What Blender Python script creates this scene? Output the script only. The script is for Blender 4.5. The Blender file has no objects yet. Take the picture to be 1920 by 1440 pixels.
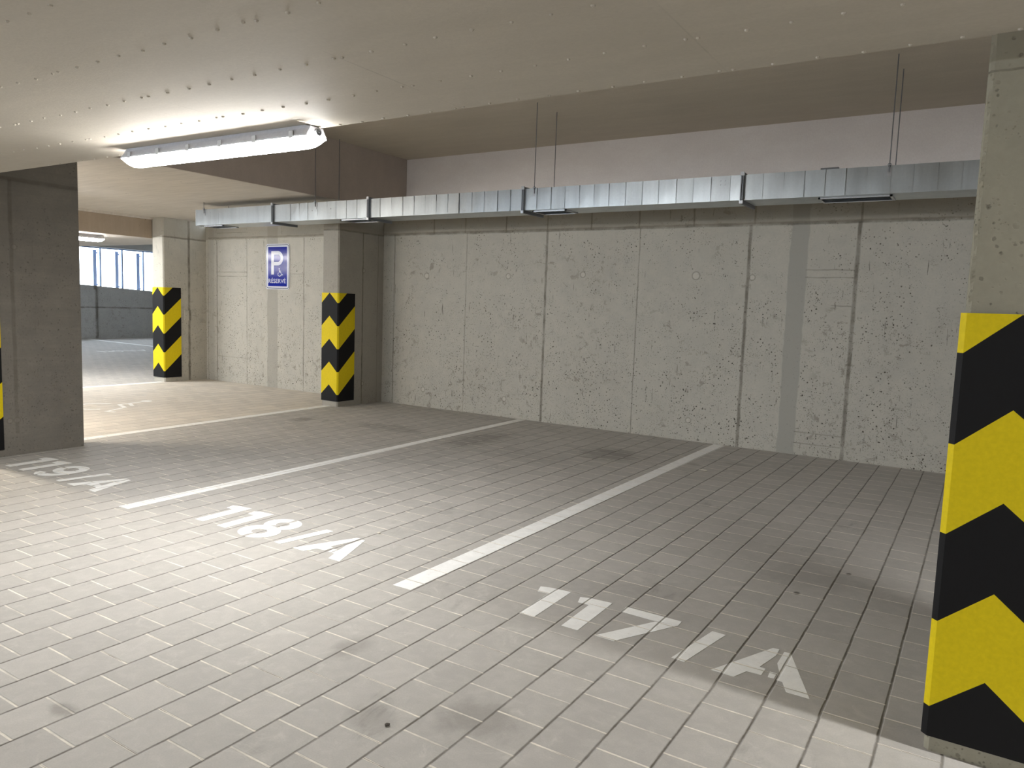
import bpy, bmesh, math, random
from mathutils import Vector, Matrix
random.seed(7)
S = bpy.context.scene
C = S.collection

# ---------------------------------------------------------------- camera, world, exposure
cam_d = bpy.data.cameras.new('camera')
cam_d.lens = 26.21; cam_d.sensor_width = 36; cam_d.clip_end = 200; cam_d.clip_start = 0.05
cam = bpy.data.objects.new('camera', cam_d); C.objects.link(cam)
_r = Vector((0.84358433, 0.5358813, 0.03459359)); _u = Vector((-0.08406328, 0.06815697, 0.99412675)); _f = Vector((-0.53037614, 0.8415378, -0.10254409))
cam.matrix_world = Matrix(((_r.x, _u.x, -_f.x, 7.7038), (_r.y, _u.y, -_f.y, -8.4964), (_r.z, _u.z, -_f.z, 1.5), (0, 0, 0, 1)))
S.camera = cam
W = bpy.data.worlds.new('sky'); S.world = W; W.use_nodes = True
W.node_tree.nodes['Background'].inputs[0].default_value = (0.76, 0.87, 1.0, 1)
W.node_tree.nodes['Background'].inputs[1].default_value = 7.0
S.view_settings.view_transform = 'Standard'; S.view_settings.look = 'None'
S.view_settings.exposure = 0.58; S.view_settings.gamma = 1.0
S.view_settings.use_curve_mapping = False
LAMP = 85.0          # strength of every batten's diffuser
COOL = (1.0, 0.985, 0.965); WARM = (1.0, 0.88, 0.72)

# ---------------------------------------------------------------- node helper
class NT:
    def __init__(self, name):
        self.m = bpy.data.materials.new(name); self.m.use_nodes = True
        self.t = self.m.node_tree; self.n = self.t.nodes
        self.b = self.n['Principled BSDF']
        self.geo = self.n.new('ShaderNodeNewGeometry')
        sp = self.n.new('ShaderNodeSeparateXYZ'); self.t.links.new(self.geo.outputs['Position'], sp.inputs[0])
        self.x, self.y, self.z = sp.outputs; self.p = self.geo.outputs['Position']
    def put(self, sock, v):
        if hasattr(v, 'is_output'): self.t.links.new(v, sock)
        elif isinstance(v, (tuple, list)) and len(v) == 3 and sock.type == 'RGBA': sock.default_value = (*v, 1)
        else: sock.default_value = v
    def m_(self, op, a, b=0.0, c=0.0, clamp=False):
        n = self.n.new('ShaderNodeMath'); n.operation = op; n.use_clamp = clamp
        self.put(n.inputs[0], a); self.put(n.inputs[1], b); self.put(n.inputs[2], c)
        return n.outputs[0]
    def step(self, v, a, b):
        n = self.n.new('ShaderNodeMapRange'); n.interpolation_type = 'SMOOTHSTEP'
        self.put(n.inputs[0], v); self.put(n.inputs[1], a); self.put(n.inputs[2], b)
        n.inputs[3].default_value = 0; n.inputs[4].default_value = 1
        return n.outputs[0]
    def rng(self, v, a, b, c, d):
        n = self.n.new('ShaderNodeMapRange'); self.put(n.inputs[0], v)
        for i, k in enumerate((a, b, c, d)): n.inputs[i+1].default_value = k
        return n.outputs[0]
    def mix(self, f, a, b, mode='MIX'):
        n = self.n.new('ShaderNodeMix'); n.data_type = 'RGBA'; n.blend_type = mode
        self.put(n.inputs[0], f); self.put(n.inputs[6], a); self.put(n.inputs[7], b)
        return n.outputs[2]
    def vec(self, x, y, z):
        n = self.n.new('ShaderNodeCombineXYZ')
        for i, k in enumerate((x, y, z)): self.put(n.inputs[i], k)
        return n.outputs[0]
    def scl(self, s):
        n = self.n.new('ShaderNodeVectorMath'); n.operation = 'MULTIPLY'
        self.t.links.new(self.p, n.inputs[0]); n.inputs[1].default_value = s
        return n.outputs[0]
    def noise(self, scale, detail=4, v=None, rough=0.55, dist=0.0):
        n = self.n.new('ShaderNodeTexNoise'); n.inputs['Scale'].default_value = scale
        n.inputs['Detail'].default_value = detail; n.inputs['Roughness'].default_value = rough
        n.inputs['Distortion'].default_value = dist
        self.t.links.new(v if v else self.p, n.inputs['Vector'])
        return n.outputs['Fac']
    def vor(self, scale, v=None, feat='F1', rnd=1.0):
        n = self.n.new('ShaderNodeTexVoronoi'); n.feature = feat; n.inputs['Scale'].default_value = scale
        n.inputs['Randomness'].default_value = rnd
        self.t.links.new(v if v else self.p, n.inputs['Vector'])
        return n.outputs['Distance']
    def white(self, v):
        n = self.n.new('ShaderNodeTexWhiteNoise'); self.t.links.new(v, n.inputs['Vector']); return n.outputs['Value']
    def bump(self, h, dist=0.01, strength=1.0):
        n = self.n.new('ShaderNodeBump'); n.inputs['Distance'].default_value = dist; n.inputs['Strength'].default_value = strength
        self.put(n.inputs['Height'], h); self.t.links.new(n.outputs[0], self.b.inputs['Normal'])
    def out(self, col, rough=0.8, metal=0.0, spec=0.5):
        self.put(self.b.inputs['Base Color'], col); self.put(self.b.inputs['Roughness'], rough)
        self.b.inputs['Metallic'].default_value = metal; self.b.inputs['Specular IOR Level'].default_value = spec
        return self.m

def flat(name, col, rough=0.6, metal=0.0, spec=0.5):
    t = NT(name); n = t.noise(60, 3)
    return t.out(t.mix(t.rng(n, .3, .7, 0, 1), tuple(c*.94 for c in col), tuple(min(1, c*1.05) for c in col)), rough, metal, spec)

def emit(name, col, s):
    t = NT(name)
    t.b.inputs['Emission Color'].default_value = (*col, 1); t.b.inputs['Emission Strength'].default_value = s
    return t.out((.8, .8, .8), .3)

# ---------------------------------------------------------------- concrete
def concrete(name, base, joints=(), bands=(), rings=(), holes=1.0, scr=1.0, blotch=1.0, board=0.0, ax='x', pits=0.5, pour_shade=None):
    """joints: (u, z0, z1, halfwidth, strength) vertical or ('h', z, u0, u1, halfwidth, strength); bands: (u0,u1,z0,z1,colour,fac)"""
    t = NT(name); U = {'x': t.x, 'y': t.y}[ax]; Z = t.z
    n1 = t.noise(0.9, 6, rough=.6); n2 = t.noise(5.5, 6, rough=.65); n3 = t.noise(45, 4, rough=.6)
    c = t.mix(t.rng(n1, .3, .7, 0, .55*blotch), base, tuple(k*.80 for k in base))
    c = t.mix(t.rng(n2, .35, .68, 0, .50*blotch), c, (base[0]*1.16, base[1]*1.15, base[2]*1.12))
    c = t.mix(t.rng(n3, .35, .70, 0, .30), c, tuple(k*.78 for k in base))
    h = t.m_('MULTIPLY', n3, .12)
    smooth = None
    for (u0, u1, z0, z1, col, fac) in bands:
        wob = t.m_('MULTIPLY', t.m_('SUBTRACT', t.noise(3, 3), .5), .06)
        uu = t.m_('ADD', U, wob)
        m = t.m_('MULTIPLY', t.step(uu, u0-.008, u0+.008), t.m_('SUBTRACT', 1, t.step(uu, u1-.008, u1+.008)))
        m = t.m_('MULTIPLY', m, t.m_('MULTIPLY', t.step(Z, z0-.006, z0+.006), t.m_('SUBTRACT', 1, t.step(Z, z1-.006, z1+.006))))
        m = t.m_('MULTIPLY', m, fac)
        c = t.mix(m, c, col)
        smooth = m if smooth is None else t.m_('MAXIMUM', smooth, m)
    keep = t.m_('SUBTRACT', 1, smooth, clamp=True) if smooth is not None else None
    def dark(mask, k, col=(.075, .068, .055)):
        nonlocal c
        if keep is not None: mask = t.m_('MULTIPLY', mask, keep)
        c = t.mix(t.m_('MULTIPLY', mask, k, clamp=True), c, col)
        return mask
    if holes:                                            # blow holes, gathered in clusters
        for sc, thr, k in ((17, .16, .85), (30, .22, .85), (62, .27, .60)):
            v = t.vor(sc); area = t.step(t.m_('ADD', t.noise(2.4 if sc < 40 else 4.2, 4, rough=.7), t.m_('MULTIPLY', t.m_('SUBTRACT', 1.3, Z), .045)), .43, .58)
            wv = t.m_('ADD', v, t.m_('MULTIPLY', t.m_('SUBTRACT', n3, .5), .55))
            m = t.m_('MULTIPLY', t.m_('SUBTRACT', 1, t.step(wv, thr*.45, thr)), area)
            m = dark(m, k*holes)
            h = t.m_('SUBTRACT', h, t.m_('MULTIPLY', m, pits))
        vv = t.noise(9, 8, rough=.75, dist=.6)            # flaky skin
        m = t.m_('MULTIPLY', t.step(vv, .555, .60), t.step(t.m_('ADD', t.noise(1.3, 4), t.m_('MULTIPLY', t.m_('SUBTRACT', 1.2, Z), .05)), .46, .60))
        dark(m, .48*holes, (.20, .175, .14))
    if scr:                                              # scratches, mostly upright
        g = t.scl((34, 34, 3.2)) ; v = t.noise(1.0, 5, g, .6)
        m = t.m_('MULTIPLY', t.step(v, .635, .67), t.step(t.noise(1.9, 3), .45, .56)); dark(m, .62*scr)
        g = t.scl((5, 5, 38)) ; v = t.noise(1.0, 4, g, .6)
        m = t.m_('MULTIPLY', t.step(v, .665, .70), t.step(t.noise(2.3, 3), .50, .6)); dark(m, .5*scr)
    if board:                                            # grain left by the formwork boards
        g = t.scl((.9, 9, 9) if board > 0 else (.9, .9, 16)); v = t.noise(1.6, 6, g, .65)
        c = t.mix(t.rng(v, .35, .7, 0, .35), c, tuple(k*.70 for k in base))
    for (cu, cz, r) in rings:                            # plugged tie holes
        d = t.m_('SQRT', t.m_('ADD', t.m_('POWER', t.m_('SUBTRACT', U, cu), 2), t.m_('POWER', t.m_('SUBTRACT', Z, cz), 2)))
        rg = t.m_('SUBTRACT', 1, t.step(t.m_('ABSOLUTE', t.m_('SUBTRACT', d, r)), .003, .011))
        ins = t.m_('SUBTRACT', 1, t.step(d, r*.7, r))
        c = t.mix(t.m_('MULTIPLY', rg, .45), c, (.16, .145, .12)); c = t.mix(t.m_('MULTIPLY', ins, .45), c, tuple(k*1.3 for k in base))
    wobble = t.m_('MULTIPLY', t.m_('SUBTRACT', t.noise(5, 4), .5), .022)
    br = t.rng(t.noise(3.1, 5, rough=.7), .33, .6, .35, 1)
    for j in joints:
        if j[0] == 'h':
            _, z, u0, u1, hw, st = j
            d = t.m_('ABSOLUTE', t.m_('SUBTRACT', t.m_('ADD', Z, wobble), z))
            m = t.m_('MULTIPLY', t.m_('SUBTRACT', 1, t.step(d, hw*.4, hw*1.3)), t.m_('MULTIPLY', t.step(U, u0-.01, u0+.01), t.m_('SUBTRACT', 1, t.step(U, u1-.01, u1+.01))))
        else:
            u, z0, z1, hw, st = j
            d = t.m_('ABSOLUTE', t.m_('SUBTRACT', t.m_('ADD', U, wobble), u))
            m = t.m_('MULTIPLY', t.m_('SUBTRACT', 1, t.step(d, hw*.4, hw*1.3)), t.m_('MULTIPLY', t.step(Z, z0-.01, z0+.01), t.m_('SUBTRACT', 1, t.step(Z, z1-.01, z1+.01))))
        m = t.m_('MULTIPLY', m, br)
        c = t.mix(t.m_('MULTIPLY', m, st), c, (.10, .088, .068)); h = t.m_('SUBTRACT', h, t.m_('MULTIPLY', m, .5))
    if pour_shade:                                             # darker later concrete above this height; behind the duct partly painted shade
        zz, fac, col = pour_shade
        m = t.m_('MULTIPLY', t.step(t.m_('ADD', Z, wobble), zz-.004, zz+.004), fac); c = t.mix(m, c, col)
    t.bump(h, .006, .7)
    return t.out(c, .86, 0, .25)

# ---------------------------------------------------------------- paving (and paint on it)
X0, PX, PY = 4.262, 0.2022, 0.2035
def paving(name, paint=None):
    t = NT(name)
    wx = t.m_('MULTIPLY', t.m_('SUBTRACT', t.noise(2.2, 3), .5), .010)
    u = t.m_('DIVIDE', t.m_('SUBTRACT', t.m_('ADD', t.x, wx), X0), PX)
    row = t.m_('FLOOR', u); fu = t.m_('SUBTRACT', u, row)
    par = t.m_('SUBTRACT', row, t.m_('MULTIPLY', t.m_('FLOOR', t.m_('MULTIPLY', row, .5)), 2.0))
    jit = t.m_('MULTIPLY', t.m_('SUBTRACT', t.white(t.vec(row, 3.3, 0)), .5), .10)
    v = t.m_('ADD', t.m_('ADD', t.m_('DIVIDE', t.m_('ADD', t.y, 6.664), PY), t.m_('MULTIPLY', par, .5)), jit)
    cv = t.m_('FLOOR', v); fv = t.m_('SUBTRACT', v, cv)
    du = t.m_('MULTIPLY', t.m_('MINIMUM', fu, t.m_('SUBTRACT', 1, fu)), PX)
    dv = t.m_('MULTIPLY', t.m_('MINIMUM', fv, t.m_('SUBTRACT', 1, fv)), PY)
    r1 = t.white(t.vec(row, cv, 1)); r2 = t.white(t.vec(row, cv, 7))
    fine = t.noise(170, 3, rough=.7); mid = t.noise(14, 5, rough=.65, dist=.4); big = t.noise(.55, 4)
    edge = t.m_('MULTIPLY', t.m_('SUBTRACT', t.noise(26, 4, rough=.6), .5), .004)
    du2 = t.m_('ADD', du, edge); dv2 = t.m_('ADD', dv, edge)
    base = (.475, .455, .425)
    if paint:
        c = t.mix(t.rng(mid, .35, .7, 0, .8), tuple(k*1.03 for k in paint), tuple(k*.90 for k in paint))
        c = t.mix(t.m_('MULTIPLY', t.step(t.noise(38, 6, rough=.7), .60, .68), .35), c, base)
    else:
        warm = t.m_('SUBTRACT', 1, t.step(t.m_('ADD', t.x, t.m_('MULTIPLY', t.y, .055)), -.32, -.22))
        warm = t.m_('MULTIPLY', warm, t.m_('MULTIPLY', t.step(t.x, -4.34, -4.26), t.step(t.y, -5.56, -5.50)))   # the reserved stall has sand coloured pavers
        c = t.mix(t.rng(r2, 0, 1, 0, .6), base, (.385, .372, .345))
        c = t.mix(t.m_('MULTIPLY', warm, .85), c, (.74, .675, .58))
        c = t.mix(t.rng(r1, 0, 1, 0, .30), c, tuple(k*.66 for k in base))
        c = t.mix(t.rng(big, .35, .65, 0, .18), c, tuple(k*.72 for k in base))
        c = t.mix(t.rng(mid, .42, .72, 0, .30), c, tuple(min(1, k*1.32) for k in base))
        c = t.mix(t.rng(fine, .4, .75, 0, .30), c, tuple(k*.6 for k in base))
        smear = t.m_('MULTIPLY', t.step(t.noise(1.4, 5, rough=.6), .56, .70), t.step(t.noise(7, 6, t.scl((1.4, .6, 1)), .7, .8), .45, .70))
        c = t.mix(t.m_('MULTIPLY', smear, .50), c, (.16, .155, .14))
        c = t.mix(t.m_('MULTIPLY', t.step(t.noise(5, 8, rough=.75, dist=1.2), .55, .68), .22), c, (.70, .68, .63))
        # stains: tyre and oil marks (x, y, rx, ry, strength)
        n = t.noise(6, 6, rough=.7, dist=.7)
        for (sx, sy, rx, ry, st) in ((2.98, -1.65, .30, .75, .55), (4.5, -1.42, .42, .42, .62), (1.7, -1.75, .65, .25, .40), (.52, -2.03, .15, .22, .70), (3.9, -2.1, .7, .4, .22), (3.2, -2.9, .5, .5, .16),
                                     (6.28, -6.36, .20, .16, .45), (5.95, -6.58, .13, .10, .30), (5.49, -6.22, .10, .14, .42), (5.0, -7.18, .07, .05, .60), (6.95, -4.0, .35, .3, .22), (6.3, -4.9, .5, .4, .16),
                                     (6.95, -4.31, .022, .030, 1.3), (7.14, -3.80, .020, .03, 1.3), (5.35, -1.3, .12, .06, .5), (5.7, -1.0, .2, .10, .35)):
            d = t.m_('SQRT', t.m_('ADD', t.m_('POWER', t.m_('DIVIDE', t.m_('SUBTRACT', t.x, sx), rx), 2), t.m_('POWER', t.m_('DIVIDE', t.m_('SUBTRACT', t.y, sy), ry), 2)))
            d = t.m_('ADD', d, t.m_('MULTIPLY', t.m_('SUBTRACT', n, .5), 1.5))
            c = t.mix(t.m_('MULTIPLY', t.m_('SUBTRACT', 1, t.step(d, .35, 1.10)), st*.68, clamp=True), c, (.095, .085, .07))
        spk = t.m_('SUBTRACT', 1, t.step(t.vor(3.2), .012, .018)); c = t.mix(t.m_('MULTIPLY', spk, .5), c, (.75, .72, .66))
    # joints: the cross joints hold pale sand, the long ones stand open and dark
    sand = t.m_('SUBTRACT', 1, t.step(dv2, .0032, .0058)); sb = t.rng(t.noise(4.4, 4, rough=.7), .36, .58, .25, .92)
    c = t.mix(t.m_('MULTIPLY', sand, sb), c, (.84, .79, .69))
    cr = t.m_('SUBTRACT', 1, t.step(dv2, .0006, .0022)); c = t.mix(t.m_('MULTIPLY', cr, t.rng(t.noise(2.7, 3), .5, .62, 0, .75)), c, (.08, .07, .055))
    lo = t.m_('SUBTRACT', 1, t.step(du2, .0016, .0056)); lb = t.rng(t.noise(3.3, 4, rough=.7), .34, .60, .45, .95)
    c = t.mix(t.m_('MULTIPLY', lo, lb), c, (.11, .097, .078) if not paint else (.45, .43, .38))
    hu = t.step(du2, .001, .008); hv = t.step(dv2, .001, .007)
    h = t.m_('MULTIPLY', t.m_('MINIMUM', hu, t.m_('ADD', .30, t.m_('MULTIPLY', hv, .70))), 1.0)
    tilt = t.m_('ADD', t.m_('MULTIPLY', t.m_('SUBTRACT', fu, .5), t.m_('SUBTRACT', r1, .5)), t.m_('MULTIPLY', t.m_('SUBTRACT', fv, .5), t.m_('SUBTRACT', r2, .5)))
    h = t.m_('ADD', t.m_('ADD', h, t.m_('MULTIPLY', tilt, .55)), t.m_('MULTIPLY', fine, .07))
    t.bump(h, .005, .9)
    return t.out(c, t.rng(mid, .3, .7, .62, .80), 0, .35)

# ---------------------------------------------------------------- mesh helpers
def obj(name, bm, mats, parent=None, smooth=False):
    me = bpy.data.meshes.new(name); bmesh.ops.recalc_face_normals(bm, faces=bm.faces[:]) ; bm.to_mesh(me); bm.free()
    for m in (mats if isinstance(mats, (list, tuple)) else [mats]): me.materials.append(m)
    if smooth:
        for p in me.polygons: p.use_smooth = True
    o = bpy.data.objects.new(name, me); C.objects.link(o)
    if parent: o.parent = parent
    return o
def box(bm, x0, x1, y0, y1, z0, z1, bev=0, mi=0):
    vs = [bm.verts.new((x, y, z)) for x in (x0, x1) for y in (y0, y1) for z in (z0, z1)]
    fs = [bm.faces.new([vs[i] for i in q]) for q in ((0, 1, 3, 2), (4, 6, 7, 5), (0, 4, 5, 1), (2, 3, 7, 6), (0, 2, 6, 4), (1, 5, 7, 3))]
    for f in fs: f.material_index = mi
    if bev:
        es = list({e for f in fs for e in f.edges})
        bmesh.ops.bevel(bm, geom=es, offset=bev, segments=2, affect='EDGES', profile=.5)
    return bm
def cyl(bm, a, b, r, seg=12, r2=None):
    a, b = Vector(a), Vector(b); d = (b-a); q = d.to_track_quat('Z', 'Y').to_matrix(); r2 = r if r2 is None else r2
    A = [bm.verts.new(a+q@Vector((math.cos(k*2*math.pi/seg)*r, math.sin(k*2*math.pi/seg)*r, 0))) for k in range(seg)]
    B = [bm.verts.new(b+q@Vector((math.cos(k*2*math.pi/seg)*r2, math.sin(k*2*math.pi/seg)*r2, 0))) for k in range(seg)]
    for k in range(seg): bm.faces.new((A[k], A[(k+1) % seg], B[(k+1) % seg], B[k]))
    bm.faces.new(A[::-1]); bm.faces.new(B)
    return bm
def prism(bm, pts, z0, z1):
    """closed outline in XY given thickness in z"""
    A = [bm.verts.new((x, y, z0)) for x, y in pts]; B = [bm.verts.new((x, y, z1)) for x, y in pts]; n = len(pts)
    for k in range(n): bm.faces.new((A[k], A[(k+1) % n], B[(k+1) % n], B[k]))
    bm.faces.new(A[::-1]); bm.faces.new(B)
def empty(name, loc, rz=0):
    o = bpy.data.objects.new(name, None); o.location = loc; o.rotation_euler = (0, 0, rz); o.empty_display_size = .1; C.objects.link(o); return o
def tag(o, label, cat, group=None):
    o['label'] = label; o['category'] = cat
    if group: o['group'] = group
    return o
def struct(o): o['kind'] = 'structure'; return o

# ---------------------------------------------------------------- key dimensions
XA, W_, DA, D = -4.250, .319, .831, .918       # pilasters on the back wall
ZS, ZM, ZR, ZB, YS, XR = 2.42, 2.8155, 3.567, 2.465, -5.58, .409

# ---------------------------------------------------------------- materials
CB = (.475, .455, .40)
GREY = (.34, .33, .295)
J = []
for x, w_, s_ in ((.22, .012, .6), (1.534, .008, .45), (2.813, .018, .75), (4.10, .008, .6), (5.41, .020, .75), (6.52, .022, .75), (-3.94, .014, .6), (-3.127, .010, .5), (-1.714, .012, .6), (-4.19, .012, .5)):
    J.append((x, 0, 2.50, w_, s_))
for x in (2.178, 2.813, 3.442, 4.08, 4.756, 5.45, 6.53, .95, 1.5): J.append((x, 2.5, 2.8, .012, .7))
J += [('h', 2.505, 0, 8, .022, .75), ('h', 2.535, -4.2, -.3, .014, .6)]
for z in (2.006, 1.926, .25, .13): J.append(('h', z, 6.02, 6.50, .007, .45))
J += [('h', 1.63, 6.3, 6.5, .006, .5), ('h', 1.941, -3.93, -3.13, .008, .45), ('h', 1.867, -3.93, -3.13, .008, .45), ('h', 2.62, -3.93, -3.13, .008, .4), ('h', 1.92, -2.3, -1.72, .007, .4), ('h', .45, -3.93, -3.13, .007, .35)]
RINGS = [(2.23, 1.91, .035), (.831, 1.907, .04), (2.228, .249, .032), (.809, .256, .035), (4.816, 1.935, .045), (4.823, .243, .030), (3.35, 1.938, .035), (5.46, 1.92, .03)]
mat_wall = concrete('concrete_back_wall', CB, joints=J, rings=RINGS, bands=[(5.845, 6.03, 0, 2.8, GREY, .85), (-2.60, -2.34, 0, 2.8, (.29, .275, .24), .6), (-4.16, -4.02, 0, 2.8, (.36, .34, .30), .5)], holes=1.2, scr=1.1, pour_shade=(2.505, .50, (.20, .175, .135)))
mat_pil_m = concrete('concrete_middle_pillar', (.345, .325, .285), joints=[(-.434, 0, 2.5, .012, .8), (-.117, 0, 2.5, .008, .4), ('h', 2.49, -.95, 0, .014, .7)], rings=[(-.42, 1.95, .03), (-.42, .30, .03)], holes=.35, scr=.4, ax='y', pour_shade=(2.49, .5, (.20, .175, .135)))
mat_pil_a = concrete('concrete_far_pillar', CB, joints=[(-.345, 0, 2.8, .024, .8), ('h', 2.49, -.84, 0, .016, .7)], rings=[(-.345, .27, .03)], holes=.6, scr=.6, ax='y', pour_shade=(2.49, .3, (.22, .195, .15)))
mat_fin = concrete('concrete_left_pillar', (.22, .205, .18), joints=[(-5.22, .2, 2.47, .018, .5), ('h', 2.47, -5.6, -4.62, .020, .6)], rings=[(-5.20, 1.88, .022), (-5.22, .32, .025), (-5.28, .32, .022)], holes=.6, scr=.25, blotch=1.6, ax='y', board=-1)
mat_col_c = concrete('concrete_right_pillar', (.33, .31, .245), joints=[('h', 2.305, 7.6, 8, .004, .85)], holes=.7, scr=.1, pour_shade=(2.337, .6, (.17, .15, .11)))
mat_far = concrete('concrete_parapet', (.40, .405, .40), joints=[(4.95, 0, 1.75, .07, .8), ('h', 1.02, 3, 9, .03, .7)], holes=.8, scr=.6, ax='y')
mat_plain = concrete('concrete_plain', (.34, .325, .29), holes=.3, scr=.2)
mat_floor = paving('concrete_pavers')
mat_paint = paving('white_road_paint', (.86, .86, .84))
def ceiling_mat(name, base, seams=True, grain=0.0):
    t = NT(name)
    c = t.mix(t.rng(t.noise(.8, 5), .3, .7, 0, .5), base, tuple(k*.85 for k in base))
    c = t.mix(t.rng(t.noise(3.2, 6, t.scl((.5, 2.2, 1)), .65), .42, .72, 0, .32), c, tuple(min(1, k*1.22) for k in base))
    c = t.mix(t.rng(t.noise(70, 4), .35, .7, 0, .22), c, tuple(k*.72 for k in base))
    if grain:
        v = t.noise(1.5, 6, t.scl((1.2, 16, 1)) if grain > 0 else t.scl((16, 1.2, 1)), .65); c = t.mix(t.rng(v, .4, .7, 0, abs(grain)), c, tuple(k*.68 for k in base))
        d = t.m_('SUBTRACT', 1, t.step(t.vor(5.5), .045, .075)); c = t.mix(t.m_('MULTIPLY', d, .6), c, (.10, .09, .075))
    if seams:
        u = t.m_('DIVIDE', t.m_('SUBTRACT', t.x, 4.29), 1.25); fr = t.m_('FRACT', u)
        d = t.m_('MULTIPLY', t.m_('MINIMUM', fr, t.m_('SUBTRACT', 1, fr)), 1.25)
        c = t.mix(t.m_('MULTIPLY', t.m_('SUBTRACT', 1, t.step(d, .0015, .005)), t.rng(t.noise(1.1, 3), .4, .6, 0, .35)), c, (.12, .10, .08))
        r = t.white(t.vec(t.m_('FLOOR', u), 0, 0)); c = t.mix(t.rng(r, 0, 1, 0, .14), c, tuple(k*.7 for k in base))
    t.bump(t.noise(90, 4), .002, .3)
    return t.out(c, .72, 0, .3)
mat_slab = ceiling_mat('slab_soffit', (.52, .478, .405))
mat_mid = ceiling_mat('board_marked_soffit', (.62, .58, .52), seams=False, grain=.5)
mat_rec = ceiling_mat('recess_plaster', (.54, .485, .40), seams=False)
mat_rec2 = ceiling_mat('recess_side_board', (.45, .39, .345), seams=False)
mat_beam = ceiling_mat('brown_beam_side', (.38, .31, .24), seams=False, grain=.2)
mat_white = ceiling_mat('white_render', (.86, .82, .82), seams=False)

def galvanised():
    t = NT('galvanised_steel')
    sp = t.vor(55, rnd=1.0); big = t.noise(2.5, 4); st = t.noise(1.0, 4, t.scl((9, 9, .8)), .6)
    c = t.mix(t.rng(sp, 0, .8, 0, .25), (.56, .60, .62), (.43, .46, .485))
    c = t.mix(t.rng(st, .35, .7, 0, .35), c, (.30, .325, .345))
    c = t.mix(t.m_('MULTIPLY', t.step(t.noise(14, 5, rough=.7), .62, .70), .25), c, (.30, .31, .32))
    t.bump(t.noise(3, 3), .01, .15)
    return t.out(c, t.rng(big, .3, .7, .32, .45), .92, .5)
mat_galv = galvanised()
mat_steel = flat('dark_steel', (.20, .21, .23), .45, .7)
mat_zinc = flat('zinc_steel', (.55, .57, .60), .35, .8)
mat_black = flat('black_rubber', (.006, .006, .007), .65, 0, .22)
mat_yellow = flat('yellow_rubber', (.72, .56, .006), .6, 0, .2)
mat_house = flat('grey_lamp_housing', (.60, .60, .64), .45)
mat_clip = flat('pale_plastic_clip', (.55, .56, .58), .4)
mat_glow = emit('lamp_diffuser', COOL, LAMP)
mat_glow_w = emit('warm_lamp_diffuser', WARM, LAMP*1.5)

# ---------------------------------------------------------------- floor
def slab(name, x0, x1, y0, y1, z0, z1, m, kind=True):
    o = obj(name, box(bmesh.new(), x0, x1, y0, y1, z0, z1), m)
    return struct(o) if kind else o
slab('floor', -17.3, 16.3, -14.3, 10.3, -.2, 0, mat_floor)

# ---------------------------------------------------------------- walls
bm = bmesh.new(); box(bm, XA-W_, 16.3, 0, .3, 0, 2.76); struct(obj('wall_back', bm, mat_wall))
slab('wall_upper', XR-.15, 16.3, .003, .3, 2.76, ZR+.2, mat_white)
slab('wall_right', 16, 16.3, -14.3, 0, 0, ZR+.2, mat_plain)
bm = bmesh.new(); box(bm, -17.3, 16, -14.3, -14, 2.38, 4)           # front wall; unseen opening behind the camera added for fill daylight
for x in (-16, -10, -4): box(bm, x-.2, x+.2, -14.3, -14, 0, 2.38)
box(bm, 1.5, 16, -14.3, -14, 0, 2.38); box(bm, -17.3, 1.5, -14.3, -14, 0, .9)
struct(obj('wall_front', bm, mat_plain))
slab('wall_side', XA-W_, XA-W_+.3, .3, 10.3, 0, 3.7, mat_plain)
slab('wall_rear', -17.3, XA-W_, 10, 10.3, 0, 3.7, mat_plain)
# far wall: sloping parapet, band of openings, lintel
bm = bmesh.new()
def zp(y): return 1.75-(y-4.47)*.0546
def quadbox(bm, y0, y1, za0, za1, zb0, zb1, x0=-17.3, x1=-17.0):
    vs = [bm.verts.new(v) for v in ((x0, y0, za0), (x1, y0, za0), (x1, y0, za1), (x0, y0, za1), (x0, y1, zb0), (x1, y1, zb0), (x1, y1, zb1), (x0, y1, zb1))]
    for q in ((0, 1, 2, 3), (4, 7, 6, 5), (0, 4, 5, 1), (1, 5, 6, 2), (2, 6, 7, 3), (3, 7, 4, 0)): bm.faces.new([vs[i] for i in q])
quadbox(bm, 2.0, 8.6, 0, zp(2.0), 0, zp(8.6)); quadbox(bm, -14, -8, 0, 3.7, 0, 3.7); quadbox(bm, -8, 2.0, 0, 1.35, 0, 1.35); quadbox(bm, -8, 2.0, 2.30, 3.7, 2.30, 3.7); quadbox(bm, 1.6, 2.0, 1.3, 2.35, 1.3, 2.35); quadbox(bm, 8.6, 10.3, 0, 3.7, 0, 3.7); quadbox(bm, 2.0, 8.6, 2.99, 3.7, 2.99, 3.7)  # low run of openings out of view is added for extra daylight
box(bm, -17.0, -16.93, 3.0, 4.93, 0, 1.60)
struct(obj('wall_left', bm, mat_far))

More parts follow.
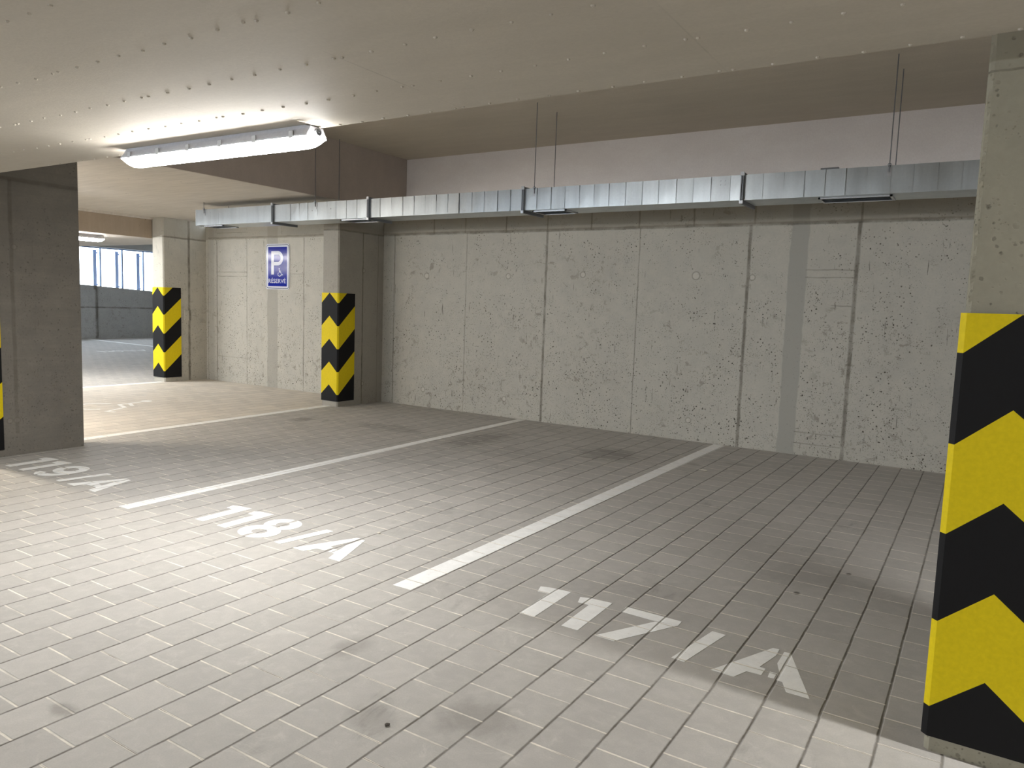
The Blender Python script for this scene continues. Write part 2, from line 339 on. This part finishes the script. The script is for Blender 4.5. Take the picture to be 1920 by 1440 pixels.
# ---------------------------------------------------------------- ceilings
def nibs(bm, xs, y, z):
    for x in xs:
        r = random.uniform(.0065, .009); yy = y+random.uniform(-.006, .006); xx = x+random.uniform(-.006, .006)
        top = [bm.verts.new((xx+math.cos(a)*r, yy+math.sin(a)*r, z)) for a in (k*math.pi/4 for k in range(8))]
        mid = [bm.verts.new((xx+math.cos(a)*r*.8, yy+math.sin(a)*r*.8, z-.005)) for a in (k*math.pi/4 for k in range(8))]
        tip = bm.verts.new((xx, yy, z-.0075))
        for k in range(8):
            bm.faces.new((top[k], top[(k+1) % 8], mid[(k+1) % 8], mid[k])); bm.faces.new((mid[k], mid[(k+1) % 8], tip))
bm = bmesh.new(); box(bm, -17.0, 16.0, -14, YS, ZS, 4.0)
for row, y in enumerate((-5.605, -5.98, -6.383, -6.785, -7.18, -7.58, -7.98)):
    for k in range(-2, 6):
        x0 = 4.29+1.25*k
        nibs(bm, [x0+.022+i*(1.206/8) for i in range(9)], y, ZS)
for f in bm.faces: f.smooth = False
struct(obj('ceiling', bm, mat_slab))
slab('ceiling_middle', XA-W_, XR, YS, 0, ZM, 3.95, mat_mid)
# sides of the recess and of the drop towards the lower slab
bm = bmesh.new(); box(bm, XR, XR+.012, YS, 0, ZM+.002, ZR); struct(obj('trim_1', bm, mat_rec2))
bm = bmesh.new(); box(bm, XR+.012, 16, YS, .003, ZR, 3.95); struct(obj('ceiling_recess', bm, mat_rec))
bm = bmesh.new(); box(bm, XA-W_-.02, XA-W_, YS, -DA, ZB, 3.9); struct(obj('trim_2', bm, mat_beam))
bm = bmesh.new(); box(bm, XA-W_, XA-W_+.05, YS, -DA, ZM-.035, ZM); struct(obj('trim_3', bm, mat_mid))
slab('ceiling_left', -17.0, XA-W_-.02, YS, .12, ZB, 3.95, mat_mid)
slab('ceiling_far', -17.3, XA-W_+.3, .12, 10.3, 3.7, 3.95, mat_mid)

# ---------------------------------------------------------------- window band in the far wall
t_ = NT('window_glass'); mat_mull = flat('blue_grey_metal', (.16, .22, .36), .5, .2); mat_mull2 = flat('pale_blue_metal', (.42, .52, .70), .5)
win = struct(empty('window_1', (-17.15, 5.3, 1.7)))
def wpart(name, bm, m):
    o = obj(name, bm, m); o.parent = win; o.matrix_parent_inverse = Matrix.Translation(-Vector(win.location)); return o
for y in (2.98, 3.72, 4.465, 5.21, 5.95, 6.70, 7.44, 8.18):
    wpart('window_post', box(bmesh.new(), -17.20, -17.14, y-.018, y+.018, zp(y)-.0, 2.99), mat_mull)
    wpart('window_fin', box(bmesh.new(), -17.30, -17.27, y-.175, y-.065, zp(y)-.1, 2.90), mat_mull2)
    b = bmesh.new(); box(b, -17.27, -17.20, y-.10, y-.07, 2.78, 2.83); box(b, -17.27, -17.20, y-.10, y-.07, zp(y)+.03, zp(y)+.08); wpart('window_bracket', b, mat_mull)
wpart('window_rail', box(bmesh.new(), -17.22, -17.12, 2.0, 8.6, 2.95, 2.99), mat_mull)

# ---------------------------------------------------------------- pillars
def pillar(name, x0, x1, y0, y1, z1, m, bev=.018):
    bm = bmesh.new(); box(bm, x0, x1, y0, y1, 0, z1)
    es = [e for e in bm.edges if abs(e.verts[0].co.z-e.verts[1].co.z) > 1 and min(e.verts[0].co.y, e.verts[1].co.y) < y0+.01]
    bmesh.ops.bevel(bm, geom=es, offset=bev, segments=1, affect='EDGES')
    return obj(name, bm, m)
pm = tag(pillar('concrete_pillar', -W_, 0, -D, 0, ZM, mat_pil_m), 'concrete pillar against the back wall, in the middle of the picture right of the blue sign', 'pillar')
pa = tag(pillar('concrete_pillar', XA-W_, XA, -DA, 0, ZM, mat_pil_a), 'farther concrete pillar left of the blue sign with a small square box on its side', 'pillar')
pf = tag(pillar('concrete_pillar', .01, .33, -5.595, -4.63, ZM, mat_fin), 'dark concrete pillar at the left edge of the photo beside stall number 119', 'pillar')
# right pillar with its honeycombed corner
bm = bmesh.new(); box(bm, 7.640, 7.96, -5.59, -4.35, 0, ZS+.01)
es = [e for e in bm.edges if abs(e.verts[0].co.z-e.verts[1].co.z) > 1 and e.verts[0].co.y < -5.5]
bmesh.ops.bevel(bm, geom=es, offset=.016, segments=1, affect='EDGES')
rnd = random.Random(3)
zz = 1.56
while zz < 2.40:                       # mortar that ran out along the corner of the formwork
    L = rnd.uniform(.03, .12); w = rnd.uniform(.004, .011)
    pts = []
    n = 7
    for k in range(n+1):
        s = math.sin(math.pi*k/n); pts.append((7.648-w*s*rnd.uniform(.5, 1)*.6, -5.583-w*s*rnd.uniform(.3, 1), zz+L*k/n))
    a = [bm.verts.new((p[0]-.0015, p[1]+.010, p[2])) for p in pts]; b_ = [bm.verts.new(p) for p in pts]; c_ = [bm.verts.new((p[0]+.012, -5.5905, p[2])) for p in pts]
    for k in range(n): bm.faces.new((a[k], a[k+1], b_[k+1], b_[k])); bm.faces.new((b_[k], b_[k+1], c_[k+1], c_[k]))
    zz += L*rnd.uniform(.7, 1.3)
tag(obj('concrete_pillar', bm, mat_col_c), 'large concrete pillar at the right edge of the photo, nearest the camera', 'pillar')

# box let into the side of the far pillar
jb = empty('junction_box', (XA, -.35, 1.065)); tag(jb, 'small square grey cover box on the side of the farther pillar', 'junction box')
b = bmesh.new(); box(b, 0, .022, -.095, .095, 0, .18, .004); obj('cover', b, mat_pil_a, jb)
for sy in (-.075, .075): obj('screw', cyl(bmesh.new(), (.020, sy, .09), (.0245, sy, .09), .006, 10), mat_steel, jb)

# ---------------------------------------------------------------- striped corner guards
def clip(poly, z0, z1):
    for sgn, zc in ((1, z0), (-1, z1)):
        out = []
        for i in range(len(poly)):
            a, b = poly[i], poly[(i+1) % len(poly)]; ia, ib = sgn*(a[1]-zc) >= 0, sgn*(b[1]-zc) >= 0
            if ia: out.append(a)
            if ia != ib:
                k = (zc-a[1])/(b[1]-a[1]); out.append((a[0]+(b[0]-a[0])*k, zc))
        poly = out
        if not poly: return []
    return poly
def guard(loc, w, side, z0, z1, first, period, rise, label):
    """wraps the front (-y) face and both sides; loc = front face centre on the floor; first = height of the top corner valley"""
    root = empty('corner_guard', loc); tag(root, label, 'corner guard', None)
    off, ch = .012, .018
    # profile: s -> (x, y), s = distance from the centre of the front face
    hw = w/2+off
    prof = [(0, (0, -off)), (hw-ch, (hw-ch, -off)), (hw-ch+ch*1.414, (hw, -off+ch)), (hw-ch+ch*1.414+side-ch, (hw, -off+side))]
    def at(s):
        sg = 1 if s >= 0 else -1; s = abs(s)
        for (s0, p0), (s1, p1) in zip(prof, prof[1:]):
            if s <= s1+1e-6: k = (s-s0)/(s1-s0); return (sg*(p0[0]+(p1[0]-p0[0])*k), p0[1]+(p1[1]-p0[1])*k)
    send = prof[-1][0]
    def tri(s):                                   # offset of a stripe edge above its corner valley
        s = abs(s)
        if s <= hw-ch: return rise*(1-s/(hw-ch))
        if s <= prof[2][0]: return 0
        return (s-prof[2][0])*rise/(hw-ch)
    brk = sorted({sg*s for s, _ in prof for sg in (-1, 1)})
    bands = {0: bmesh.new(), 1: bmesh.new()}       # 0 yellow, 1 black
    for s0, s1 in zip(brk, brk[1:]):
        for k in range(-2, 8):
            top = first-(k-1)*period/1.0; bot = first-k*period
            poly = [(s0, bot+tri(s0)), (s1, bot+tri(s1)), (s1, top+tri(s1)), (s0, top+tri(s0))]
            poly = clip(poly, z0, z1)
            q = []
            for p_ in poly:
                if not q or (abs(p_[0]-q[-1][0]) > 1e-6 or abs(p_[1]-q[-1][1]) > 1e-6): q.append(p_)
            if len(q) > 2 and abs(q[0][0]-q[-1][0]) < 1e-6 and abs(q[0][1]-q[-1][1]) < 1e-6: q.pop()
            if len(q) < 3: continue
            b = bands[0 if k % 2 == 0 and k < 6 else 1]
            b.faces.new([b.verts.new((*at(s), z)) for s, z in q])
    # rims and back, closing the shell against the concrete
    body = bmesh.new()
    o_ = [at(s) for s in brk]; i_ = []
    for s in brk:
        x, y = at(s); i_.append((math.copysign(min(abs(x), w/2-.001 if abs(s) > hw-ch-.001 else abs(x)), x), max(y, .0) if abs(s) <= hw-ch+.001 else max(y, .0)))
    for zc in (z0, z1):
        for k in range(len(brk)-1):
            try: body.faces.new([body.verts.new((*p, zc)) for p in (o_[k], o_[k+1], i_[k+1], i_[k])])
            except ValueError: pass
    for k in (0, -1):
        body.faces.new([body.verts.new(v) for v in ((*o_[k], z0), (*i_[k], z0), (*i_[k], z1), (*o_[k], z1))])
    obj('backing', body, mat_black, root)
    y_ = obj('yellow_stripes', bands[0], mat_yellow, root); k_ = obj('black_stripes', bands[1], mat_black, root)
    for o in (y_, k_):
        bm2 = bmesh.new(); bm2.from_mesh(o.data); bmesh.ops.remove_doubles(bm2, verts=bm2.verts[:], dist=1e-5); bm2.to_mesh(o.data); bm2.free()
    y_['label'] = 'yellow zigzag stripes'; k_['label'] = 'black zigzag stripes'
    return root
guard((-W_/2, -D, 0), W_, .33, .075, 1.612, 1.473, .3255, .142, 'black and yellow striped corner guard on the middle pillar right of the blue sign')
guard((XA-W_/2, -DA, 0), W_, .33, .075, 1.632, 1.49, .3255, .142, 'black and yellow striped corner guard on the farther pillar left of the blue sign')
guard((.17, -5.595, 0), .32, .27, .065, 1.53, 1.395, .31, .13, 'striped corner guard seen as a sliver at the left edge of the photo')
guard((7.80, -5.59, 0), .32, .27, .058, 1.533, 1.40, .3085, .132, 'large black and yellow striped corner guard on the nearest pillar at right')

# ---------------------------------------------------------------- lamps
def lens_bm(L, glow=True):
    """diffuser: flange on top, rounded and tapered below, with sloping ends"""
    b = bmesh.new(); n = 14; secs = []
    xs = [-L/2, -L/2+.010, -L/2+.028, -L/2+.055, -L/2+.10, L/2-.10, L/2-.055, L/2-.028, L/2-.010, L/2]
    fz = [.10, .42, .72, .92, 1, 1, .92, .72, .42, .10]; fy = [.80, .88, .94, .98, 1, 1, .98, .94, .88, .80]
    for x, a, c in zip(xs, fz, fy):
        sec = []
        for k in range(n+1):
            th = math.pi*k/n; y = -math.cos(th); z = -math.sin(th)**.62 if 0 < k < n else 0
            y = math.copysign(abs(y)**.75, y)
            sec.append(b.verts.new((x, y*.070*c*(1-.42*(-z)), -.0615+z*.050*a)))
        secs.append(sec)
    for s0, s1 in zip(secs, secs[1:]):
        for k in range(n): b.faces.new((s0[k], s0[k+1], s1[k+1], s1[k]))
    for s in (secs[0], secs[-1]): b.faces.new(s)
    for s0, s1 in zip(secs, secs[1:]): b.faces.new((s0[0], s1[0], s1[n], s0[n]))
    return b
def lamp(loc, rz, L, glow, label, detail=True):
    r = empty('ceiling_lamp', loc, rz); tag(r, label, 'ceiling lamp', None)
    b = bmesh.new()                                      # housing
    prof = [(-.050, 0), (-.058, -.020), (-.079, -.054), (-.079, -.061), (.079, -.061), (.079, -.054), (.058, -.020), (.050, 0)]
    secs = []
    for x, k, zc in ((-L/2+.004, .86, .35), (-L/2+.018, .93, .72), (-L/2+.045, 1, 1), (L/2-.045, 1, 1), (L/2-.018, .93, .9), (L/2-.012, .92, .9)):
        secs.append([b.verts.new((x, y*k, (z if z < -.05 else (-.060-(-.060-z)*zc)) )) for y, z in prof])
    for s0, s1 in zip(secs, secs[1:]):
        for k in range(len(prof)): b.faces.new((s0[k], s0[(k+1) % len(prof)], s1[(k+1) % len(prof)], s1[k]))
    b.faces.new(secs[0]); b.faces.new(secs[-1])
    obj('housing', b, mat_house, r)
    obj('diffuser', lens_bm(L), glow, r, smooth=True)
    if detail:
        b = bmesh.new(); cyl(b, (L/2-.014, 0, -.032), (L/2+.004, 0, -.032), .019, 20); cyl(b, (L/2+.004, 0, -.032), (L/2+.012, 0, -.032), .006, 12)
        obj('cable_gland', b, mat_steel, r)
        for sy in (-1, 1):
            for k in range(6):
                x = -L/2+.12+k*(L-.24)/5
                b = bmesh.new(); box(b, x-.016, x+.016, sy*.0805-.003, sy*.0805+.003, -.068, -.030, .0015); obj('clip', b, mat_clip, r)
    return r
lamp((3.775, -5.640, ZS), .018, 1.70, mat_glow, 'long lit batten lamp under the low ceiling in the upper left')
lamp((-5.08, -2.22, ZB), math.pi/2, 1.65, mat_glow, 'far batten lamp lit behind the left pillar, above the windows')
lamp((-1.5, -5.70, ZS), 0, 1.60, mat_glow_w, 'lit batten lamp hidden behind the left pillar')
lamp((9.45, -5.66, ZS), 0, 1.60, mat_glow, 'lit batten lamp beyond the right pillar, outside the photo')
lamp((-9.0, -5.64, ZS), 0, 1.60, mat_glow, 'lit batten lamp far to the left, hidden behind the left pillar')
lamp((7.2, -11.2, ZS), 0, 1.60, mat_glow, 'added batten lamp behind the camera, unseen, brightening the right floor')  # added fill lamp, lifts the floor on the right
lamp((-12.0, -1.6, ZB), math.pi/2, 1.60, mat_glow, 'added batten lamp in the far part, unseen, brightening the parapet')  # added out of view to light the parapet and far floor

# ---------------------------------------------------------------- ventilation duct
YF, YK, Z0, Z1, XL, XE = -1.80, -1.42, 2.502, 2.720, -1.94, 16.0
duct = empty('ventilation_duct', (0, 0, 2.5)); tag(duct, 'galvanised rectangular ventilation duct hung along the back wall under the ceiling', 'ventilation duct')
def dpart(name, bm, m, parent=None, smooth=False):
    o = obj(name, bm, m, parent or duct, smooth)
    if parent is None: o.matrix_parent_inverse = Matrix.Translation(-Vector(duct.location))
    return o
FL = [-.30, 1.39, 3.55, 5.80, 8.1, 10.4]                        # flanges
rd = random.Random(11)
ends = [XL]+FL+[XE]
for a, b_ in zip(ends, ends[1:]):
    bm = bmesh.new(); xs = [a]; 
    while xs[-1] < b_-.26: xs.append(xs[-1]+rd.uniform(.155, .175))
    xs.append(b_)
    for x0, x1 in zip(xs, xs[1:]):                      # swaged sheet: each strip stands at its own slight angle
        k0, k1 = (0, (.0055 if x0 > 2.4 else .003)*rd.uniform(.5, 1.5)) if x0 > -.2 else (0, .0008); tb = rd.uniform(-.0020, .0020) if x0 > -.2 else 0
        A = [(x0, YF-k0, Z0), (x1, YF-k1-tb, Z0), (x1, YF-k1+tb, Z1), (x0, YF-k0, Z1)]
        bm.faces.new([bm.verts.new(v) for v in A])
    for A in ([(a, YF, Z0), (b_, YF, Z0), (b_, YK, Z0), (a, YK, Z0)], [(a, YF, Z1), (b_, YF, Z1), (b_, YK, Z1), (a, YK, Z1)], [(a, YK, Z0), (b_, YK, Z0), (b_, YK, Z1), (a, YK, Z1)]):
        bm.faces.new([bm.verts.new(v) for v in A])
    if a == XL: bm.faces.new([bm.verts.new(v) for v in ((a, YF, Z0), (a, YK, Z0), (a, YK, Z1), (a, YF, Z1))])
    dpart('duct_section', bm, mat_galv)
bm = bmesh.new(); box(bm, XL-.004, XL+.018, YF-.004, YK+.004, Z0-.004, Z1+.004); dpart('end_cap', bm, mat_galv)
for x in FL:                                            # angle-iron flange pairs round the duct
    bm = bmesh.new(); f = .030
    for dx in (-.012, .003):
        box(bm, x+dx, x+dx+.009, YF-f, YF-.0035, Z0-f, Z1+f*.6); box(bm, x+dx, x+dx+.009, YF-f, YK+f*.6, Z0-f, Z0-.0005); box(bm, x+dx, x+dx+.009, YF-f, YK+f*.6, Z1+.0005, Z1+f*.6)
    o = dpart('flange', bm, mat_steel)
    for za, zb_ in ((Z1-.01, Z1+f*.75), (Z0-f-.002, Z0-.005)): obj('corner_clamp', box(bmesh.new(), x-.016, x+.016, YF-f-.003, YF-f+.012, za, zb_), mat_zinc, o)
for x0, x1 in ((-1.86, -1.42), (.86, 1.30), (3.62, 4.02), (6.42, 6.98), (9.3, 9.8)):      # air grilles in the underside
    bm = bmesh.new(); y0, y1 = YF+.06, YK-.06; z = Z0-.001
    for q in ((x0, x1, y0, y0+.018), (x0, x1, y1-.018, y1), (x0, x0+.018, y0, y1), (x1-.018, x1, y0, y1)): box(bm, q[0], q[1], q[2], q[3], z-.012, z)
    g = dpart('air_grille', bm, mat_zinc)
    b = bmesh.new()
    for k in range(9):
        yy = y0+.03+k*(y1-y0-.06)/8; vs = [b.verts.new(v) for v in ((x0+.018, yy-.009, z-.010), (x1-.018, yy-.009, z-.010), (x1-.018, yy+.009, z-.002), (x0+.018, yy+.009, z-.002))]; b.faces.new(vs)
    obj('louvre', b, mat_zinc, g); g.data.update()
for x, zt in ((.49, ZR), (3.68, ZR), (6.95, ZR), (10.2, ZR), (-1.74, ZM)):             # threaded hanger rods, one each side
    for yy in (YF-.013, YK+.013):
        bm = bmesh.new(); cyl(bm, (x, yy, Z1-.055), (x, yy, zt), .0042, 8); dpart('hanger_rod', bm, mat_steel)
        s = -1 if yy < -1.6 else 1; yw = YF if s < 0 else YK
        bm = bmesh.new(); box(bm, x-.017, x+.017, yw+s*.0045 if s > 0 else yw-.0065, yw+s*.0065 if s > 0 else yw-.0045, Z1-.085, Z1+.004)
        box(bm, x-.017, x+.017, min(yw+s*.0045, yw+s*.026), max(yw+s*.0045, yw+s*.026), Z1+.001, Z1+.005)
        h = dpart('hanger_bracket', bm, mat_zinc)
        for za, zb_, r_ in ((Z1+.005, Z1+.014, .011), (Z1-.014, Z1+.001, .009)): obj('nut', cyl(bmesh.new(), (x, yy, za), (x, yy, zb_), r_, 6), mat_steel, h)
for cx, cz in ((5.60, 2.68), (5.60, 2.645), (5.64, 2.68), (5.64, 2.645), (.75, 2.63), (.42, 2.62), (4.6, 2.64)):
    bm = bmesh.new(); cyl(bm, (cx, YF-.0005, cz), (cx, YF-.007, cz), .006, 10); dpart('rivet', bm, mat_zinc)
bm = bmesh.new(); box(bm, 6.43, 6.57, YF+.02, YF+.05, Z1+.0, Z1+.018); dpart('top_strap', bm, mat_steel)

# ---------------------------------------------------------------- RESERVE sign
SW, SH = .572, .750
sign = empty('parking_sign', (-2.334, 0, 1.660)); tag(sign, 'blue reserved disabled parking sign with white P on the back wall', 'sign')
def rrect(w, h, r, n=6):
    p = []
    for cx, cz, a0 in ((w/2-r, h/2-r, 0), (-w/2+r, h/2-r, 90), (-w/2+r, -h/2+r, 180), (w/2-r, -h/2+r, 270)):
        for k in range(n+1): a = math.radians(a0+90*k/n); p.append((cx+r*math.cos(a), cz+r*math.sin(a)))
    return p
def plate(name, w, h, r, y0, y1, m, parent, cx=0, cz=SH/2):
    b = bmesh.new(); P = rrect(w, h, r); A = [b.verts.new((cx+x, y0, cz+z)) for x, z in P]; B = [b.verts.new((cx+x, y1, cz+z)) for x, z in P]; n = len(P)
    for k in range(n): b.faces.new((A[k], A[(k+1) % n], B[(k+1) % n], B[k]))
    b.faces.new(A); b.faces.new(B[::-1]); return obj(name, b, m, parent)
def gloss(name, col):
    t = NT(name); t.b.inputs['Coat Weight'].default_value = .0; t.b.inputs['Coat Roughness'].default_value = .06
    return t.out(t.mix(t.rng(t.noise(6, 3), .3, .7, 0, 1), col, tuple(k*.88 for k in col)), .12, 0, .08)
m_sw = gloss('sign_white', (.66, .68, .76)); m_sb = gloss('sign_blue', (.002, .012, .27)); m_sk = gloss('sign_black', (.02, .02, .03))
plate('back_plate', SW, SH, .045, -.012, -.004, m_sw, sign)
plate('black_outline', SW-.030, SH-.030, .036, -.0125, -.0119, m_sk, sign)
plate('white_border', SW-.046, SH-.046, .030, -.0131, -.0124, m_sw, sign)
plate('blue_field', .462, .650, .006, -.0137, -.0130, m_sb, sign)
def spx(x, y): return ((x-505)/530*SW, (1250-y)/1065*SH)
def sign_poly(b, outer, y0=-.0149, y1=-.0136):
    A = [b.verts.new((x, y0, z)) for x, z in outer]; B = [b.verts.new((x, y1, z)) for x, z in outer]; n = len(outer)
    for k in range(n): b.faces.new((A[k], A[(k+1) % n], B[(k+1) % n], B[k]))
    b.faces.new(A); b.faces.new(B[::-1])
b = bmesh.new()
sign_poly(b, [spx(*q) for q in ((365, 355), (425, 355), (425, 905), (365, 905))])
# bowl of the P, as a ring of quads
No, Ni = [], []
for k in range(13):
    a = math.radians(90-180*k/12); cx, cy = 520, 522
    No.append(spx(cx+math.cos(a)*112, cy-math.sin(a)*167)); Ni.append(spx(cx+math.cos(a)*55, cy-math.sin(a)*84))
No = [spx(424, 355)]+No+[spx(424, 689)]; Ni = [spx(424, 438)]+Ni+[spx(424, 606)]
for k in range(len(No)-1): sign_poly(b, [No[k], No[k+1], Ni[k+1], Ni[k]])
obj('letter_p', b, m_sw, sign)
def stroke(b, pts, w, put):
    """flat ribbon along pts (2-D); put(poly) receives each quad"""
    P = [Vector(p) for p in pts]; L_, R_ = [], []
    for i, p in enumerate(P):
        d = ((P[min(i+1, len(P)-1)]-p).normalized()+(p-P[max(i-1, 0)]).normalized()) if 0 < i < len(P)-1 else (P[1]-P[0] if i == 0 else P[-1]-P[-2])
        d.normalize(); n = Vector((-d.y, d.x))*w/2; L_.append(p+n); R_.append(p-n)
    for i in range(len(P)-1): put([tuple(R_[i]), tuple(R_[i+1]), tuple(L_[i+1]), tuple(L_[i])])
b = bmesh.new(); put = lambda q: sign_poly(b, q)
stroke(b, [spx(545, 790), spx(548, 850), spx(585, 850)], .012, put); stroke(b, [spx(548, 822), spx(580, 822)], .009, put)
stroke(b, [spx(583, 850), spx(600, 912), spx(627, 905)], .012, put)
stroke(b, [spx(553+math.cos(math.radians(a))*38, 898-math.sin(math.radians(a))*45) for a in range(125, 345+1, 20)], .010, put)
sign_poly(b, [spx(545+math.cos(a)*10, 770-math.sin(a)*14) for a in [k*math.pi/4 for k in range(8)]])
obj('wheelchair_symbol', b, m_sw, sign)
def text_bm(s, size, depth):
    cu = bpy.data.curves.new('t', 'FONT'); cu.body = s; cu.size = size; cu.extrude = depth; cu.align_x = 'CENTER'; cu.offset = .0006; cu.space_character = 1.02
    o = bpy.data.objects.new('t', cu); C.objects.link(o); bpy.context.view_layer.update()
    me = bpy.data.meshes.new_from_object(o.evaluated_get(bpy.context.evaluated_depsgraph_get()))
    b = bmesh.new(); b.from_mesh(me); bpy.data.objects.remove(o); bpy.data.curves.remove(cu); bpy.data.meshes.remove(me); return b
b = text_bm('RÉSERVÉ', .1, .0007)
xs = [v.co.x for v in b.verts]; wd = max(xs)-min(xs); tw = spx(695, 0)[0]-spx(303, 0)[0]; th = spx(0, 1005)[1]-spx(0, 1102)[1]
hb = .0
for v in b.verts:
    if v.co.x < min(xs)+wd*.1: hb = max(hb, v.co.y)
zb = spx(0, 1102)[1]; cxx = (spx(695, 0)[0]+spx(303, 0)[0])/2; mx = (max(xs)+min(xs))/2
for v in b.verts: v.co = Vector(((v.co.x-mx)/wd*tw+cxx, -.0142-v.co.z, zb+v.co.y/hb*th))
obj('lettering', b, m_sw, sign)

# ---------------------------------------------------------------- paint on the paving
def marking(name, polys, label, cat, group=None):
    b = bmesh.new()
    for i, p in enumerate(polys): prism(b, p, .0004-i*2e-6, .0014+i*1.2e-5)
    return tag(obj(name, b, mat_paint), label, cat, group)
marking('parking_line', [[(5.142, -5.556), (5.263, -5.553), (5.285, -.010), (5.150, -.010)]], 'white parking line between stalls 117 and 118, nearest the camera', 'parking line')
marking('parking_line', [[(2.624, -5.605), (2.737, -5.602), (2.590, -.020), (2.478, -.020)]], 'white parking line between stalls 118 and 119', 'parking line')
marking('parking_line', [[(-.07, -4.66), (.055, -4.66), (-.125, -.925), (-.255, -.925)]], 'white parking line running up to the middle pillar along the reserved stall', 'parking line')
marking('parking_line', [[(-4.36, -5.5), (-4.25, -5.5), (-4.21, -.85), (-4.36, -.85)]], 'far white parking line running up to the farther pillar', 'parking line')
marking('parking_line', [[(-16.75, 4.47), (-16.55, 4.60), (-8.9, 4.05), (-9.0, 3.93)]], 'distant white line on the floor below the windows', 'parking line')

def one(x): return [[(x+.0, -.10), (x-.022, -.030), (x+.03, -.012), (x+.15, 0), (x+.155, -.40), (x+.068, -.40), (x+.062, -.095)]]
def seven(x): return [[(x+.004, -.072), (x, 0), (x+.295, 0), (x+.297, -.055), (x+.180, -.075)], [(x+.297, -.055), (x+.115, -.40), (x+.018, -.40), (x+.188, -.082)]]
def slash(x): return [[(x+.055, -.015), (x+.120, -.018), (x+.052, -.40), (x-.008, -.395)]]
def biga(x):
    return [[(x+.160, -.022), (x+.188, -.018), (x+.190, -.09), (x+.157, -.245), (x+.182, -.248), (x+.181, -.315), (x+.121, -.320), (x+.090, -.40), (x-.008, -.40)],
            [(x+.212, -.030), (x+.240, -.030), (x+.390, -.40), (x+.300, -.40), (x+.268, -.322), (x+.244, -.322), (x+.240, -.248), (x+.212, -.165)],
            [(x+.204, -.262), (x+.232, -.262), (x+.233, -.315), (x+.208, -.317)]]
def arc(cx, cy, ro, ri, a0, a1, sx=1.0, n=16):
    A = [(cx+math.cos(math.radians(a0+(a1-a0)*k/n))*ro*sx, cy+math.sin(math.radians(a0+(a1-a0)*k/n))*ro) for k in range(n+1)]
    B = [(cx+math.cos(math.radians(a0+(a1-a0)*k/n))*ri*sx, cy+math.sin(math.radians(a0+(a1-a0)*k/n))*ri) for k in range(n+1)]
    return [[A[k], A[k+1], B[k+1], B[k]] for k in range(n)]
def eight(x): return arc(x+.15, -.118, .118, .042, -62, 84, 1.12)+arc(x+.15, -.118, .118, .042, 96, 242, 1.12)+arc(x+.15, -.310, .125, .047, 62, 264, 1.18)+arc(x+.15, -.310, .125, .047, -84, 62, 1.18)
def nine(x): return arc(x+.15, -.135, .135, .058, 0, 174, 1.05)+arc(x+.15, -.135, .135, .058, 186, 352, 1.05)+arc(x+.15, -.205, .195, .115, -98, 8, .74, 14)+[[(x+.232, -.135), (x+.294, -.135), (x+.294, -.20), (x+.235, -.20)]]+arc(x+.135, -.30, .11, .035, 190, 262, 1.15, 8)
def number(polys, ox, oy, shear, label):
    P = [[(px+ox, py+oy+shear*px) for px, py in p] for p in polys]
    marking('stall_number', P, label, 'stall number')
number(one(0)+one(.242)+seven(.468)+slash(.865)+biga(1.042), 5.806, -5.058, -.010, 'white painted stall number 117/A on the paving, nearest the camera')
number(one(0)+one(.235)+eight(.468)+slash(.870)+biga(1.042), 3.226, -5.062, -.006, 'white painted stall number 118/A between two parking lines')
number(one(0)+one(.232)+nine(.478)+slash(.915)+biga(1.095), .634, -5.092, -.004, 'white painted stall number 119/A beside the left pillar')
P = []; put2 = lambda q: P.append(q)
b0 = None
stroke(b0, [(-2.19, -2.52), (-2.13, -2.86), (-1.84, -2.95), (-1.66, -3.30), (-1.55, -3.25)], .055, put2); stroke(b0, [(-2.16, -2.70), (-1.92, -2.80)], .05, put2)
P += arc(-2.16, -3.14, .31, .255, 118, 338, 1.0, 20); P += [[(-2.215+math.cos(a)*.075, -2.42+math.sin(a)*.075) for a in [k*math.pi/6 for k in range(12)]]]
marking('wheelchair_marking', P, 'white wheelchair symbol painted on the sand coloured pavers of the reserved stall', 'floor marking')
P = []
for pts in ([(-11.6, 2.0), (-11.2, 2.02)], [(-11.6, 2.22), (-11.25, 2.24), (-11.3, 2.14)], [(-11.6, 2.42), (-11.42, 2.36), (-11.2, 2.46), (-11.4, 2.56), (-11.6, 2.50)], [(-11.62, 2.72), (-11.2, 2.80)], [(-11.6, 2.92), (-11.2, 3.08), (-11.6, 3.24)], [(-11.45, 2.99), (-11.45, 3.17)]):
    stroke(b0, pts, .07, put2 if False else P.append)
marking('stall_number', P, 'distant faded white stall number on the bluish floor below the windows', 'stall number')

# ---------------------------------------------------------------- small litter
def chip(loc, r, m, label, cat, name, sc=(1, 1, .4)):
    b = bmesh.new(); bmesh.ops.create_icosphere(b, subdivisions=2, radius=r); q = random.Random(int(loc[0]*1000))
    for v in b.verts: v.co = Vector((v.co.x*sc[0]*q.uniform(.7, 1.2), v.co.y*sc[1]*q.uniform(.7, 1.2), v.co.z*sc[2]*q.uniform(.7, 1.2)))
    mz = min(v.co.z for v in b.verts)
    for v in b.verts: v.co.z -= mz
    o = obj(name, b, m); o.location = loc; tag(o, label, cat)
mat_chip = flat('pale_mortar', (.62, .58, .50), .9); mat_dirt = flat('dark_dirt', (.06, .05, .04), .9)
chip((4.47, -4.93, 0), .012, mat_chip, 'small pale mortar crumb near the end of the 118 stall number', 'mortar crumb', 'mortar_crumb')
chip((5.53, -1.55, 0), .028, mat_chip, 'pale mortar crumb on the dark paving near the wall right of the parking line', 'mortar crumb', 'mortar_crumb', (1.5, .7, .3))
chip((6.02, -6.58, 0), .010, mat_dirt, 'tiny dark dirt crumb on the bright pavers in the lower middle', 'dirt crumb', 'dirt_crumb')
